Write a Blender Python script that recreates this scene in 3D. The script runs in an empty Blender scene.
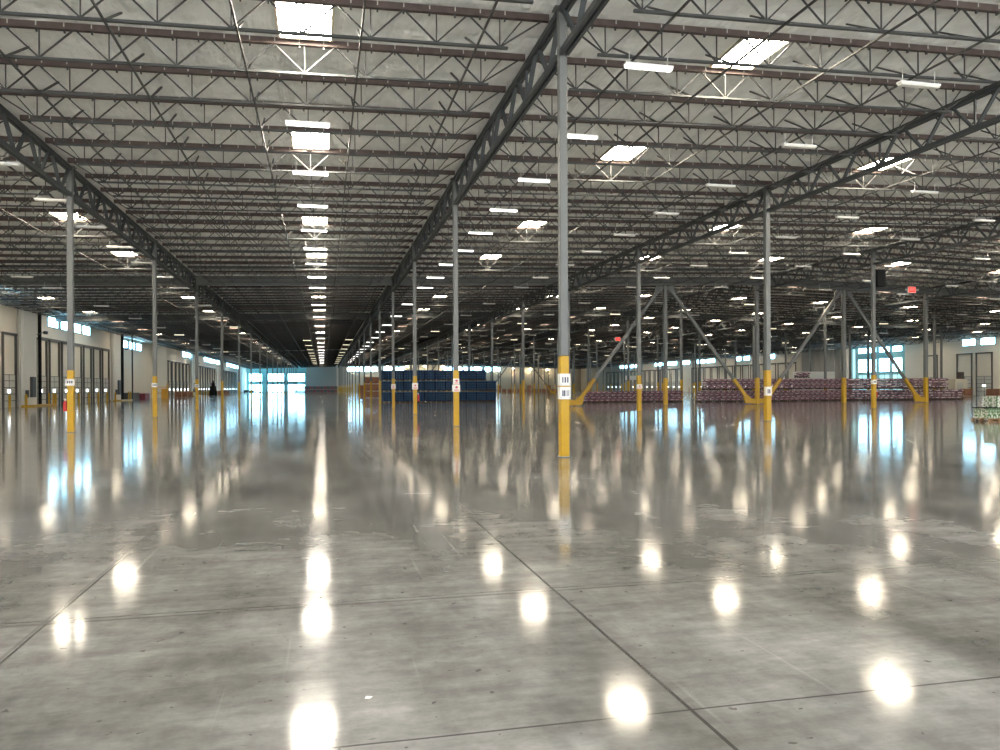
import bpy, math, random
import numpy as np
from mathutils import Vector
random.seed(7)
SC = bpy.context.scene
COL = SC.collection

# ------------------------------------------------------------------ camera
cam_d = bpy.data.cameras.new('camera'); cam = bpy.data.objects.new('camera', cam_d); COL.objects.link(cam)
cam_d.sensor_width = 36.0; cam_d.lens = 0.772 * 36.0
cam_d.shift_y = (387.2 - 375.0) / 1000.0
cam_d.clip_start = 0.1; cam_d.clip_end = 900
cam.location = (0, 0, 1.66)
cam.rotation_mode = 'YXZ'
from mathutils import Matrix
cam.rotation_mode = 'QUATERNION'
cam.rotation_quaternion = (Matrix.Rotation(-0.2248, 4, 'Z') @ Matrix.Rotation(math.pi / 2, 4, 'X') @ Matrix.Rotation(-0.005, 4, 'Z')).to_quaternion()
SC.camera = cam

# ------------------------------------------------------------------ world, exposure
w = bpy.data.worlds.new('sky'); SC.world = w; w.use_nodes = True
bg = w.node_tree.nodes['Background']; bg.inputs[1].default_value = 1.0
# added fill through an assumed open rear: pale sky, brighter lower half lifts ceiling
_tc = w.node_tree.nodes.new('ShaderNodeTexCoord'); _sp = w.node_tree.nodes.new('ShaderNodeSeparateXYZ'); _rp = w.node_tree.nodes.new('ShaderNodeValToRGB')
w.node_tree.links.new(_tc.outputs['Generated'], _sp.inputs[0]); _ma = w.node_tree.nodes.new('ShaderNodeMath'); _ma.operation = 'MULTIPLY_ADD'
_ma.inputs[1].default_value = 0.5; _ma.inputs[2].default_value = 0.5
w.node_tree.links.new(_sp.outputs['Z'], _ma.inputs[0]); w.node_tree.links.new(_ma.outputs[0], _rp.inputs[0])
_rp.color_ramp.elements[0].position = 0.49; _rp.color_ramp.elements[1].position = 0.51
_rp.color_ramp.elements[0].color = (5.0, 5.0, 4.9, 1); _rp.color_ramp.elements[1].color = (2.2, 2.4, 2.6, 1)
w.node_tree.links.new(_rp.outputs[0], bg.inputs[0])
SC.view_settings.view_transform = 'Standard'; SC.view_settings.look = 'None'
SC.view_settings.gamma = 1.0; SC.view_settings.use_curve_mapping = False
SC.view_settings.exposure = 0.25
SKY_E = 92.0      # skylight panels
LAMP_E = 4.5     # ceiling lamps
WIN_E = 15.0       # daylight in the wall windows
SC.cycles.max_bounces = 8; SC.cycles.diffuse_bounces = 5; SC.cycles.glossy_bounces = 4
SC.cycles.sample_clamp_indirect = 12.0
SC.cycles.caustics_reflective = True; SC.cycles.blur_glossy = 1.5; SC.cycles.caustics_refractive = False

# ------------------------------------------------------------------ materials
def mat(name, col, rough=0.5, metal=0.0, emit=None, strength=0.0, noise=None, spec=0.5):
    m = bpy.data.materials.new(name); m.use_nodes = True
    nt = m.node_tree; b = nt.nodes['Principled BSDF']
    b.inputs['Base Color'].default_value = (*col, 1); b.inputs['Roughness'].default_value = rough
    b.inputs['Metallic'].default_value = metal; b.inputs['Specular IOR Level'].default_value = spec
    if emit:
        b.inputs['Emission Color'].default_value = (*emit, 1); b.inputs['Emission Strength'].default_value = strength
    if noise:
        sc, c2, amt = noise
        tc = nt.nodes.new('ShaderNodeTexCoord'); n = nt.nodes.new('ShaderNodeTexNoise')
        n.inputs['Scale'].default_value = sc; n.inputs['Detail'].default_value = 5
        r = nt.nodes.new('ShaderNodeValToRGB'); r.color_ramp.elements[0].position = 0.5 - amt; r.color_ramp.elements[1].position = 0.5 + amt
        r.color_ramp.elements[0].color = (*col, 1); r.color_ramp.elements[1].color = (*c2, 1)
        nt.links.new(tc.outputs['Object'], n.inputs['Vector']); nt.links.new(n.outputs['Fac'], r.inputs['Fac'])
        nt.links.new(r.outputs['Color'], b.inputs['Base Color'])
    return m
M = {}
M['column'] = mat('column_grey', (0.125, 0.132, 0.129), 0.4, noise=(3, (0.155, 0.163, 0.16), 0.3))
M['yellow'] = mat('safety_yellow', (0.56, 0.33, 0.005), 0.38, noise=(6, (0.50, 0.29, 0.005), 0.25))
M['girder'] = mat('girder_grey', (0.055, 0.063, 0.066), 0.55)
M['chord'] = mat('joist_grey', (0.048, 0.052, 0.052), 0.5)
M['nailer'] = mat('nailer_brown', (0.062, 0.042, 0.038), 0.7, noise=(4, (0.10, 0.072, 0.064), 0.2))
M['web'] = mat('web_grey', (0.036, 0.037, 0.036), 0.5)
M['galv'] = mat('galvanised', (0.5, 0.5, 0.46), 0.45, 0.3)
M['wall'] = mat('wall_paint', (0.74, 0.70, 0.62), 0.7, noise=(0.25, (0.80, 0.76, 0.68), 0.3))
M['wallgrey'] = mat('wall_paint_grey', (0.42, 0.43, 0.42), 0.7)
M['track'] = mat('track_steel', (0.09, 0.09, 0.085), 0.5)
M['door'] = mat('dock_door', (0.6, 0.6, 0.56), 0.5)
M['black'] = mat('black_paint', (0.008, 0.009, 0.010), 0.6, spec=0.15)
M['dark'] = mat('dark_grey', (0.06, 0.065, 0.07), 0.5)
M['white'] = mat('white_paint', (0.8, 0.8, 0.77), 0.5)
M['ink'] = mat('ink', (0.05, 0.05, 0.12), 0.6)
M['redink'] = mat('red_ink', (0.5, 0.05, 0.06), 0.5)
M['pink'] = mat('pink_print', (0.75, 0.40, 0.42), 0.5)
M['red'] = mat('red_paint', (0.55, 0.03, 0.03), 0.35)
M['wood'] = mat('pallet_wood', (0.30, 0.17, 0.085), 0.8, noise=(3, (0.40, 0.25, 0.13), 0.3))
M['carton'] = mat('carton_brown', (0.36, 0.17, 0.09), 0.8, noise=(1.2, (0.25, 0.10, 0.07), 0.15))
M['skyl'] = mat('skylight_panel', (0.9, 0.9, 0.86), 0.4, emit=(1.0, 0.91, 0.77), strength=SKY_E)
M['skyl2'] = mat('skylight_panel_dimmed', (0.9, 0.9, 0.86), 0.4, emit=(1.0, 0.88, 0.70), strength=SKY_E * 0.62)  # same panel with glow turned down, so side-row floor reflections stay faint
M['skyl3'] = mat('skylight_panel_dimmed_far', (0.9, 0.9, 0.86), 0.4, emit=(1.0, 0.86, 0.66), strength=SKY_E * 0.38)  # distant copy, glow lowered further to dim the aisle's floor reflection
M['curb'] = mat('skylight_curb', (0.75, 0.66, 0.52), 0.6)
M['lamp'] = mat('lamp_tube', (0.9, 0.9, 0.9), 0.4, emit=(1.0, 0.97, 0.93), strength=LAMP_E)
M['lampwarm'] = mat('lamp_tube_warm', (0.9, 0.9, 0.85), 0.4, emit=(1.0, 0.86, 0.58), strength=LAMP_E * 0.4)
M['lampoff'] = mat('lamp_lens_unlit', (0.75, 0.74, 0.68), 0.4)
M['win'] = mat('window_daylight', (0.8, 0.9, 0.95), 0.2, emit=(0.36, 0.76, 1.0), strength=WIN_E)
M['cyan'] = mat('bright_glazing', (0.6, 0.85, 0.88), 0.2, emit=(0.42, 0.86, 0.92), strength=0.75)
M['lite'] = mat('door_lite', (0.9, 0.95, 1), 0.2, emit=(0.9, 0.97, 1.0), strength=6.0)
M['exit'] = mat('exit_red', (0.6, 0.04, 0.03), 0.4, emit=(1.0, 0.05, 0.04), strength=0.8)
M['tan'] = mat('machine_cream', (0.62, 0.56, 0.44), 0.5)
M['orange'] = mat('rack_orange', (0.75, 0.36, 0.04), 0.5)
M['maroon'] = mat('maroon_wrap', (0.22, 0.03, 0.06), 0.5)
M['green'] = mat('leaf_green_print', (0.08, 0.20, 0.05), 0.6, noise=(14, (0.70, 0.72, 0.64), 0.06))
M['greenbox'] = mat('white_carton', (0.72, 0.74, 0.68), 0.6, noise=(9, (0.10, 0.20, 0.09), 0.10))
M['debris'] = mat('paper_scrap', (0.8, 0.8, 0.78), 0.7)

def mat_crates():
    m = bpy.data.materials.new('blue_crates'); m.use_nodes = True; nt = m.node_tree; b = nt.nodes['Principled BSDF']
    tc = nt.nodes.new('ShaderNodeTexCoord')
    v = nt.nodes.new('ShaderNodeTexNoise'); v.inputs['Scale'].default_value = 2.2; v.inputs['Detail'].default_value = 4
    r = nt.nodes.new('ShaderNodeValToRGB'); e = r.color_ramp.elements
    e[0].position = 0.38; e[0].color = (0.002, 0.014, 0.075, 1); e[1].position = 0.62; e[1].color = (0.004, 0.055, 0.17, 1)
    nt.links.new(tc.outputs['Object'], v.inputs['Vector']); nt.links.new(v.outputs['Fac'], r.inputs['Fac'])
    nt.links.new(r.outputs['Color'], b.inputs['Base Color']); b.inputs['Roughness'].default_value = 0.6; b.inputs['Specular IOR Level'].default_value = 0.2
    return m
M['crate'] = mat_crates()
M['lampfar'] = mat('lamp_tube_far', (0.9, 0.9, 0.85), 0.4, emit=(1.0, 0.80, 0.50), strength=150)
M['cratelite'] = mat('crate_label', (0.25, 0.42, 0.58), 0.4)
M['bag'] = mat('bag_print', (0.085, 0.03, 0.055), 0.35, noise=(2.5, (0.22, 0.10, 0.15), 0.1))
M['bagdark'] = mat('bag_print_dark', (0.02, 0.018, 0.05), 0.35, noise=(2.5, (0.12, 0.05, 0.10), 0.1))
M['bagpale'] = mat('bag_seam_pale', (0.85, 0.68, 0.72), 0.4, noise=(3.0, (0.20, 0.08, 0.13), 0.04))

def mat_floor():
    m = bpy.data.materials.new('polished_concrete'); m.use_nodes = True; nt = m.node_tree; N = nt.nodes; L = nt.links
    b = N['Principled BSDF']
    geo = N.new('ShaderNodeNewGeometry'); sep = N.new('ShaderNodeSeparateXYZ'); L.new(geo.outputs['Position'], sep.inputs[0])
    def noise(scale, detail=5, stretch=None, rough=0.55):
        n = N.new('ShaderNodeTexNoise'); n.inputs['Scale'].default_value = scale; n.inputs['Detail'].default_value = detail
        n.inputs['Roughness'].default_value = rough
        mp = N.new('ShaderNodeMapping'); mp.inputs['Scale'].default_value = stretch or (1, 1, 1)
        L.new(geo.outputs['Position'], mp.inputs['Vector']); L.new(mp.outputs[0], n.inputs['Vector']); return n.outputs['Fac']
    def math_(op, a, bb=None, c=None):
        n = N.new('ShaderNodeMath'); n.operation = op
        for i, x in enumerate((a, bb, c)):
            if x is None: continue
            if isinstance(x, (int, float)): n.inputs[i].default_value = x
            else: L.new(x, n.inputs[i])
        return n.outputs[0]
    def ramp(f, p0, p1, c0, c1):
        r = N.new('ShaderNodeValToRGB'); e = r.color_ramp.elements
        e[0].position = p0; e[1].position = p1; e[0].color = (*c0, 1); e[1].color = (*c1, 1); L.new(f, r.inputs[0]); return r.outputs['Color']
    def mix(f, a, bb, mode='MIX'):
        n = N.new('ShaderNodeMix'); n.data_type = 'RGBA'; n.blend_type = mode
        if isinstance(f, float): n.inputs[0].default_value = f
        else: L.new(f, n.inputs[0])
        for i, x in ((6, a), (7, bb)):
            if isinstance(x, tuple): n.inputs[i].default_value = (*x, 1)
            else: L.new(x, n.inputs[i])
        return n.outputs[2]
    base = ramp(noise(0.7, 7, (1, 0.5, 1), 0.62), 0.36, 0.66, (0.135, 0.134, 0.128), (0.31, 0.307, 0.296))
    fine = ramp(noise(9, 6, None, 0.7), 0.3, 0.7, (0.82, 0.82, 0.82), (1.1, 1.1, 1.1))
    c = mix(1.0, base, fine, 'MULTIPLY')
    # trowel swirls, cloudy pale patches and fine scuffs
    sw = ramp(noise(2.6, 8, (0.45, 1.5, 1), 0.72), 0.40, 0.64, (0.80, 0.80, 0.79), (1.14, 1.14, 1.15)); c = mix(1.0, c, sw, 'MULTIPLY')
    cl = ramp(noise(0.33, 4, (1, 0.7, 1), 0.6), 0.42, 0.60, (0.84, 0.84, 0.82), (1.08, 1.08, 1.09)); c = mix(1.0, c, cl, 'MULTIPLY')
    rot = N.new('ShaderNodeMapping'); rot.inputs['Rotation'].default_value = (0, 0, 0.5); rot.inputs['Scale'].default_value = (9.0, 0.25, 1); L.new(geo.outputs['Position'], rot.inputs[0])
    sn = N.new('ShaderNodeTexNoise'); sn.inputs['Scale'].default_value = 1.0; sn.inputs['Detail'].default_value = 3; L.new(rot.outputs[0], sn.inputs[0])
    c = mix(math_('MULTIPLY', ramp(sn.outputs[0], 0.66, 0.74, (0, 0, 0), (1, 1, 1)), 0.25), c, (0.46, 0.45, 0.43))
    # dark wheel smears running roughly across the aisle
    sm = ramp(noise(1.1, 4, (0.22, 1.6, 1), 0.5), 0.56, 0.74, (0, 0, 0), (1, 1, 1))
    c = mix(math_('MULTIPLY', sm, 0.35), c, (0.15, 0.145, 0.135))
    sp = ramp(noise(12, 2, None, 0.5), 0.705, 0.725, (0, 0, 0), (1, 1, 1))
    c = mix(math_('MULTIPLY', sp, 0.75), c, (0.07, 0.065, 0.06))
    # sawn joints: strong ones by the camera, weaker on the rest of the grid
    X, Y = sep.outputs['X'], sep.outputs['Y']
    wob = math_('MULTIPLY', math_('SUBTRACT', noise(1.5, 3), 0.5), 0.012)
    Xw = math_('ADD', X, wob); Yw = math_('ADD', Y, wob)
    def line(coord, at, half):
        return math_('LESS_THAN', math_('ABSOLUTE', math_('SUBTRACT', coord, at)), half)
    def grid(coord, off, period, half):
        t = math_('ABSOLUTE', math_('SUBTRACT', math_('FRACT', math_('ADD', math_('DIVIDE', math_('SUBTRACT', coord, off), period), 0.5)), 0.5))
        return math_('LESS_THAN', t, half / period)
    j = math_('MAXIMUM', line(Xw, -1.92, 0.009), line(Xw, 1.83, 0.011))
    j = math_('MAXIMUM', j, math_('MAXIMUM', math_('MULTIPLY', line(Yw, 3.645, 0.008), 0.9), math_('MULTIPLY', line(Yw, 6.12, 0.011), 0.8)))
    j = math_('MAXIMUM', j, math_('MULTIPLY', grid(Yw, 9.85, 3.81, 0.02), 0.45))
    j = math_('MAXIMUM', j, math_('MULTIPLY', grid(Xw, 5.55, 7.5, 0.012), 0.35))
    c = mix(math_('MULTIPLY', j, 0.85), c, (0.04, 0.038, 0.035))
    L.new(c, b.inputs['Base Color'])
    rg = math_('ADD', math_('MULTIPLY', noise(2.0, 5, (0.3, 1.4, 1), 0.65), 0.10), 0.045)
    L.new(rg, b.inputs['Roughness'])
    b.inputs['Specular IOR Level'].default_value = 0.36
    b.inputs['IOR'].default_value = 1.5
    return m
M['floor'] = mat_floor()

def mat_deck():
    m = bpy.data.materials.new('roof_insulation'); m.use_nodes = True; nt = m.node_tree; N = nt.nodes; L = nt.links
    b = N['Principled BSDF']; b.inputs['Roughness'].default_value = 0.6
    geo = N.new('ShaderNodeNewGeometry')
    mp = N.new('ShaderNodeMapping'); mp.inputs['Scale'].default_value = (1.65, 0.22, 1); L.new(geo.outputs['Position'], mp.inputs[0])
    n = N.new('ShaderNodeTexNoise'); n.inputs['Scale'].default_value = 1.0; n.inputs['Detail'].default_value = 5; L.new(mp.outputs[0], n.inputs[0])
    wv = N.new('ShaderNodeTexWave'); wv.wave_type = 'BANDS'; wv.bands_direction = 'X'; wv.inputs['Scale'].default_value = 0.257
    wv.inputs['Distortion'].default_value = 1.2; wv.inputs['Detail'].default_value = 2; L.new(geo.outputs['Position'], wv.inputs[0])
    n2 = N.new('ShaderNodeTexNoise'); n2.inputs['Scale'].default_value = 1.6; n2.inputs['Detail'].default_value = 4; L.new(geo.outputs['Position'], n2.inputs[0])
    a1 = N.new('ShaderNodeMath'); a1.operation = 'MULTIPLY_ADD'; L.new(wv.outputs['Fac'], a1.inputs[0]); a1.inputs[1].default_value = 0.35; L.new(n.outputs[0], a1.inputs[2])
    a2 = N.new('ShaderNodeMath'); a2.operation = 'MULTIPLY_ADD'; L.new(n2.outputs[0], a2.inputs[0]); a2.inputs[1].default_value = 0.8; L.new(a1.outputs[0], a2.inputs[2])
    bp = N.new('ShaderNodeBump'); bp.inputs['Strength'].default_value = 1.0; bp.inputs['Distance'].default_value = 0.3
    L.new(a2.outputs[0], bp.inputs['Height']); L.new(bp.outputs[0], b.inputs['Normal'])
    r = N.new('ShaderNodeValToRGB'); e = r.color_ramp.elements; e[0].position = 0.35; e[1].position = 0.7
    e[0].color = (0.84, 0.86, 0.84, 1); e[1].color = (0.93, 0.95, 0.93, 1); L.new(n2.outputs[0], r.inputs[0]); L.new(r.outputs[0], b.inputs['Base Color'])
    return m
M['deck'] = mat_deck()

# ------------------------------------------------------------------ helpers
BOXF = [(0, 3, 2, 1), (4, 5, 6, 7), (0, 1, 5, 4), (1, 2, 6, 5), (2, 3, 7, 6), (3, 0, 4, 7)]
class MB:
    def __init__(s): s.v = []; s.f = []; s.m = []; s.cur = 0
    def box(s, x0, x1, y0, y1, z0, z1):
        n = len(s.v)
        s.v += [(x0, y0, z0), (x1, y0, z0), (x1, y1, z0), (x0, y1, z0), (x0, y0, z1), (x1, y0, z1), (x1, y1, z1), (x0, y1, z1)]
        s.f += [tuple(n + i for i in q) for q in BOXF]; s.m += [s.cur] * 6; return s
    def bar(s, a, b, wd, hd=None, k=4):
        hd = hd or wd; a = Vector(a); b = Vector(b); d = (b - a).normalized()
        up = Vector((0, 0, 1)) if abs(d.z) < 0.95 else Vector((0, 1, 0))
        sx = d.cross(up).normalized(); sz = sx.cross(d).normalized(); n = len(s.v)
        if k == 4: ring = [(-.5, -.5), (.5, -.5), (.5, .5), (-.5, .5)]
        else: ring = [(.5 * math.cos(2 * math.pi * i / k), .5 * math.sin(2 * math.pi * i / k)) for i in range(k)]
        for p in (a, b):
            for (u, v) in ring: s.v.append(tuple(p + sx * (u * wd) + sz * (v * hd)))
        for i in range(k): j = (i + 1) % k; s.f.append((n + i, n + j, n + k + j, n + k + i))
        s.f.append(tuple(n + i for i in reversed(range(k)))); s.f.append(tuple(n + k + i for i in range(k)))
        s.m += [s.cur] * (k + 2); return s
    def cyl(s, x, y, z0, z1, r, k=12): return s.bar((x, y, z0), (x, y, z1), 2 * r, 2 * r, k)
    def bevbox(s, x0, x1, y0, y1, z0, z1, c):
        """box with chamfered vertical edges and top rim"""
        n = len(s.v)
        def ring(z, i): return [(x0+i+c, y0+i, z), (x1-i-c, y0+i, z), (x1-i, y0+i+c, z), (x1-i, y1-i-c, z), (x1-i-c, y1-i, z), (x0+i+c, y1-i, z), (x0+i, y1-i-c, z), (x0+i, y0+i+c, z)]
        for z, i in ((z0, c * .6), (z0 + c, 0), (z1 - c, 0), (z1, c * .6)): s.v += ring(z, i)
        for L_ in range(3):
            for i in range(8): j = (i + 1) % 8; s.f.append((n + L_*8 + i, n + L_*8 + j, n + L_*8 + 8 + j, n + L_*8 + 8 + i))
        s.f.append(tuple(n + i for i in reversed(range(8)))); s.f.append(tuple(n + 24 + i for i in range(8))); s.m += [s.cur] * 26; return s
    def poly(s, pts, y0, y1):
        """prism of an x-z outline between y0 and y1"""
        n = len(s.v); k = len(pts)
        for y in (y0, y1): s.v += [(x, y, z) for x, z in pts]
        for i in range(k): j = (i + 1) % k; s.f.append((n + i, n + j, n + k + j, n + k + i))
        s.f.append(tuple(n + i for i in reversed(range(k)))); s.f.append(tuple(n + k + i for i in range(k))); s.m += [s.cur] * (k + 2); return s
    def mesh(s, name, mats):
        me = bpy.data.meshes.new(name); me.from_pydata(s.v, [], s.f)
        for m_ in (mats if isinstance(mats, (list, tuple)) else [mats]): me.materials.append(m_)
        if any(s.m): me.polygons.foreach_set('material_index', s.m)
        me.update(); return me
def link(name, me, parent=None, loc=None, rz=0):
    o = bpy.data.objects.new(name, me); COL.objects.link(o)
    if parent: o.parent = parent
    if loc: o.location = loc
    if rz: o.rotation_euler = (0, 0, rz)
    return o
def tag(o, label, cat, group=None, kind=None):
    o['label'] = label; o['category'] = cat
    if group: o['group'] = group
    if kind: o['kind'] = kind
    return o
def struct(name, mb, m):
    o = link(name, mb.mesh(name, m)); o['kind'] = 'structure'; return o
def thing(name, label, cat, loc=(0, 0, 0), group=None, rz=0):
    return tag(link(name, None, None, loc, rz), label, cat, group)
ORD = ['first', 'second', 'third', 'fourth', 'fifth', 'sixth', 'seventh', 'eighth', 'ninth', 'tenth', 'eleventh', 'twelfth', 'thirteenth', 'fourteenth', 'fifteenth', 'sixteenth', 'seventeenth', 'eighteenth', 'nineteenth', 'twentieth']

# ------------------------------------------------------------------ layout (metres)
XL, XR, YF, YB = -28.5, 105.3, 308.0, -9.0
RIDGE = 38.45
def zt(x): return 10.62 + 0.025 * (min(x, 2 * RIDGE - x) - 5.55)     # top of the columns
ROWS = [XL, -9.5, 5.55, 20.45, 38.45, 56.45, 71.3, 86.3, XR]
BAYN = ['left outer bay', 'main aisle', 'first right bay', 'second right bay', 'third right bay', 'fourth right bay', 'fifth right bay', 'far right bay']
CY = [17.5 + 15.24 * k for k in range(-3, 20)]
BEAMS = [17.5 + 15.24 * 3, 17.5 + 15.24 * 5, 17.5 + 15.24 * 11]

# floor, ceiling, walls
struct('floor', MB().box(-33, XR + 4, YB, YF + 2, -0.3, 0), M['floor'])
mb = MB()
def slab(xa, xb):
    n = len(mb.v)
    for y in (YB, YF + 2):
        mb.v += [(xa, y, zt(xa) + .16), (xb, y, zt(xb) + .16), (xb, y, zt(xb) + .5), (xa, y, zt(xa) + .5)]
    mb.f += [(n, n+1, n+2, n+3), (n+4, n+7, n+6, n+5), (n, n+4, n+5, n+1), (n+1, n+5, n+6, n+2), (n+2, n+6, n+7, n+3), (n+3, n+7, n+4, n)]; mb.m += [0] * 6
slab(-33, RIDGE); slab(RIDGE, XR + 4)
struct('ceiling', mb, M['deck'])
# left wall with its recess between Y 121 and 154
mb = MB(); H = zt(XL) + .14
mb.box(XL - .3, XL, YB, 121, 0, H); mb.box(-31.3, -31, 121, 154, 0, H - .04); mb.box(-31.3, XL, 120.7, 121, 0, H); mb.box(-31.3, XL, 154, 154.3, 0, H)
mb.box(XL - .3, XL, 154.3, YF, 0, H)
struct('wall_left', mb, M['wall'])
mb = MB(); H = zt(XR) + .14
mb.box(XR, XR + .3, YB, 123, 0, H); mb.box(XR, XR + .3, 138.2, 140, 0, H)
mb.box(XR, XR + .3, 155.2, YF, 0, H); mb.box(XR, XR + .3, 123, 138.2, 9.5, H)
struct('wall_right', mb, M['wall'])
mb = MB(); mb.box(XR + 2.4, XR + 2.7, 140, 155.2, 0, H - .04); mb.box(XR + .3, XR + 2.7, 139.7, 140, 0, H - .04); mb.box(XR + .3, XR + 2.7, 155.2, 155.5, 0, H - .04)
for i in range(8): mb.box(XR + 2.25, XR + 2.4, 141 + i * 1.8, 141.3 + i * 1.8, 0, H - .1)
struct('wall_right_recess', mb, M['wallgrey'])
mb = MB()
for xa, xb, m_ in ((-33, -6.4, 0), (-6.4, 5.0, 1), (5.0, RIDGE, 2), (RIDGE, XR + .3, 2)):
    n = len(mb.v)
    for y in (YF, YF + .3): mb.v += [(xa, y, 0), (xb, y, 0), (xb, y, zt(xb) + .14), (xa, y, zt(xa) + .14)]
    mb.f += [(n, n+1, n+2, n+3), (n+4, n+7, n+6, n+5), (n+3, n+2, n+6, n+7), (n, n+4, n+5, n+1), (n, n+3, n+7, n+4), (n+1, n+5, n+6, n+2)]; mb.m += [m_] * 6
M['cyanwall'] = mat('far_office_wall', (0.30, 0.62, 0.66), 0.5)
struct('wall_far', mb, [M['cyanwall'], M['wallgrey'], M['wall']])

# windows: frame + pane, numbered
WN = [0]
def window(axis, pos, a0, a1, z0, z1, mull=0, side=1, m='win'):
    """axis 'x': in a wall at x=pos, spanning a0..a1 in y.  axis 'y': in a wall at y=pos, spanning x"""
    WN[0] += 1; o = link('window_%d' % WN[0], None); o['kind'] = 'structure'
    p, q = MB(), MB(); d = 0.05 * side
    def B(b_, u0, u1, v0, v1, t0, t1):
        lo, hi = sorted((pos + t0 * side, pos + t1 * side))
        if axis == 'x': b_.box(lo, hi, u0, u1, v0, v1)
        else: b_.box(u0, u1, lo, hi, v0, v1)
    B(p, a0 + .05, a1 - .05, z0 + .05, z1 - .05, .01, .05)
    for u0, u1, v0, v1 in ((a0, a0 + .08, z0, z1), (a1 - .08, a1, z0, z1), (a0, a1, z0, z0 + .08), (a0, a1, z1 - .08, z1)): B(q, u0, u1, v0, v1, 0.0, .09)
    for k in range(mull):
        c = a0 + (a1 - a0) * (k + 1) / (mull + 1); B(q, c - .04, c + .04, z0 + .08, z1 - .08, .051, .09)
    link('pane', p.mesh('pane', M[m]), o); link('frame', q.mesh('frame', M['track']), o)
for a, b in ((90.4, 93.7), (94.5, 97.6), (99.2, 101.8), (102.5, 105.6), (70, 73), (66, 69), (170.3, 173.8), (174.4, 177.9), (178.4, 182), (186, 189.6), (200.4, 206), (207, 213), (214, 220), (222, 229), (245, 252), (254, 261), (263, 270), (274, 281)):
    window('x', XL, a, b, 8.3, 9.5, 0, 1)
for a, b in ((133.6, 137.6), (138.6, 142.4), (143.4, 147.2)): window('x', -31, a - 2, b - 2, 8.2, 9.45, 0, 1)
for a, b in ((113.8, 116.7), (109.7, 112.8), (100, 103), (96, 99), (175.8, 179), (187.6, 190.7), (192, 195), (206.6, 211.8), (212.6, 217.8), (222.5, 229.4), (231.6, 239.6), (240.4, 248.7), (261.7, 270.9), (271.9, 281)):
    a *= .94; b *= .94; window('x', XR, a, b, 8.15, 9.35, 0, -1)
for a, b in ((9, 15), (15.8, 20.8), (23.2, 27.2), (27.9, 31.7), (47.3, 51.5), (52.2, 57), (58, 63), (64, 70.5)): window('y', YF, a, b, 8.1, 9.9, 0, -1)
for a, b in ((-27.6, -22.9), (-20.7, -14.8), (-13.3, -7.0)):
    window('y', YF, a, b, 4.3, 7.3, 1, -1); window('y', YF, a, b, .3, 3.2, 1, -1)
# glazed entrance on the right wall (Y 131..147)
mb = MB()
for y in (123.05, 126.3, 129.9, 132.6, 135.9, 137.7): mb.box(XR - .05, XR + .25, y, y + .5, 0, 9.5)
for z0, z1 in ((0, .5), (3.8, 4.2), (6.85, 8.0), (9.1, 9.5)): mb.box(XR, XR + .2, 123, 138.2, z0, z1)
struct('trim_1', mb, M['cyanwall'])
for a, b in ((123.6, 126.2), (126.9, 129.8), (130.5, 132.5), (133.2, 135.8)):
    window('x', XR + .02, a, b, 4.2, 6.85, 0, -1); window('x', XR + .02, a, b, 8.0, 9.1, 0, -1); window('x', XR + .02, a, b, .5, 3.8, 1, -1, 'cyan')
window('x', XR + .02, 136.5, 137.6, .5, 9.1, 0, -1, 'cyan')

# dock doors: sectional door, tall vertical-lift tracks, header bar, lite, shelf angle
DN = [0]
def dock_mesh(side):
    W = 1.42; d = MB(); d.cur = 0
    d.box(0, .06, -W, W, 0, 3.05)
    t = MB()
    for z in (.62, 1.24, 1.86, 2.48, 3.05): t.box(.06, .085, -W, W, z - .03, z + .03)
    t.box(.06, .08, -.04, .04, 0, 3.05)
    l = MB().box(.062, .10, -.30, .22, 1.36, 1.66)
    tr = []
    for s in (-1, 1): tr.append(MB().box(0, .2, s * (W + .1) - .065, s * (W + .1) + .065, 0, 6.75).mesh('track', M['track']))
    hb = MB().box(0, .22, -W - .2, W + .2, 6.75, 6.95)
    return d.mesh('panel', M['door']), t.mesh('rail_set', M['track']), l.mesh('lite', M['lite']), tr, hb.mesh('header_bar', M['track'])
DM = dock_mesh(1)
def dock(x, y, side):
    DN[0] += 1; o = link('door_%d' % DN[0], None, None, (x, y, 0)); o['kind'] = 'structure'
    if side < 0: o.rotation_euler = (0, 0, math.pi)
    p = link('panel', DM[0], o); link('rail_set', DM[1], p); link('lite', DM[2], p)
    for t in DM[3]: link('track', t, o)
    link('header_bar', DM[4], o)
LD = [72.0, 76.0, 80.0] + [88.35, 92.3, 96.3, 100.3, 104.3, 108.4, 112.5] + [156.6 + 4.05 * k for k in range(6)] + [191.7 + 4.05 * k for k in range(8)] + [239 + 4.05 * k for k in range(9)]
for y in LD: dock(XL, y, 1)
RD = [90.2, 94.2, 105.3, 109.3, 116.7] + [158.4 + 4.0 * k for k in range(13)] + [216 + 4.0 * k for k in range(16)]
for y in RD: dock(XR, y, -1)

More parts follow.
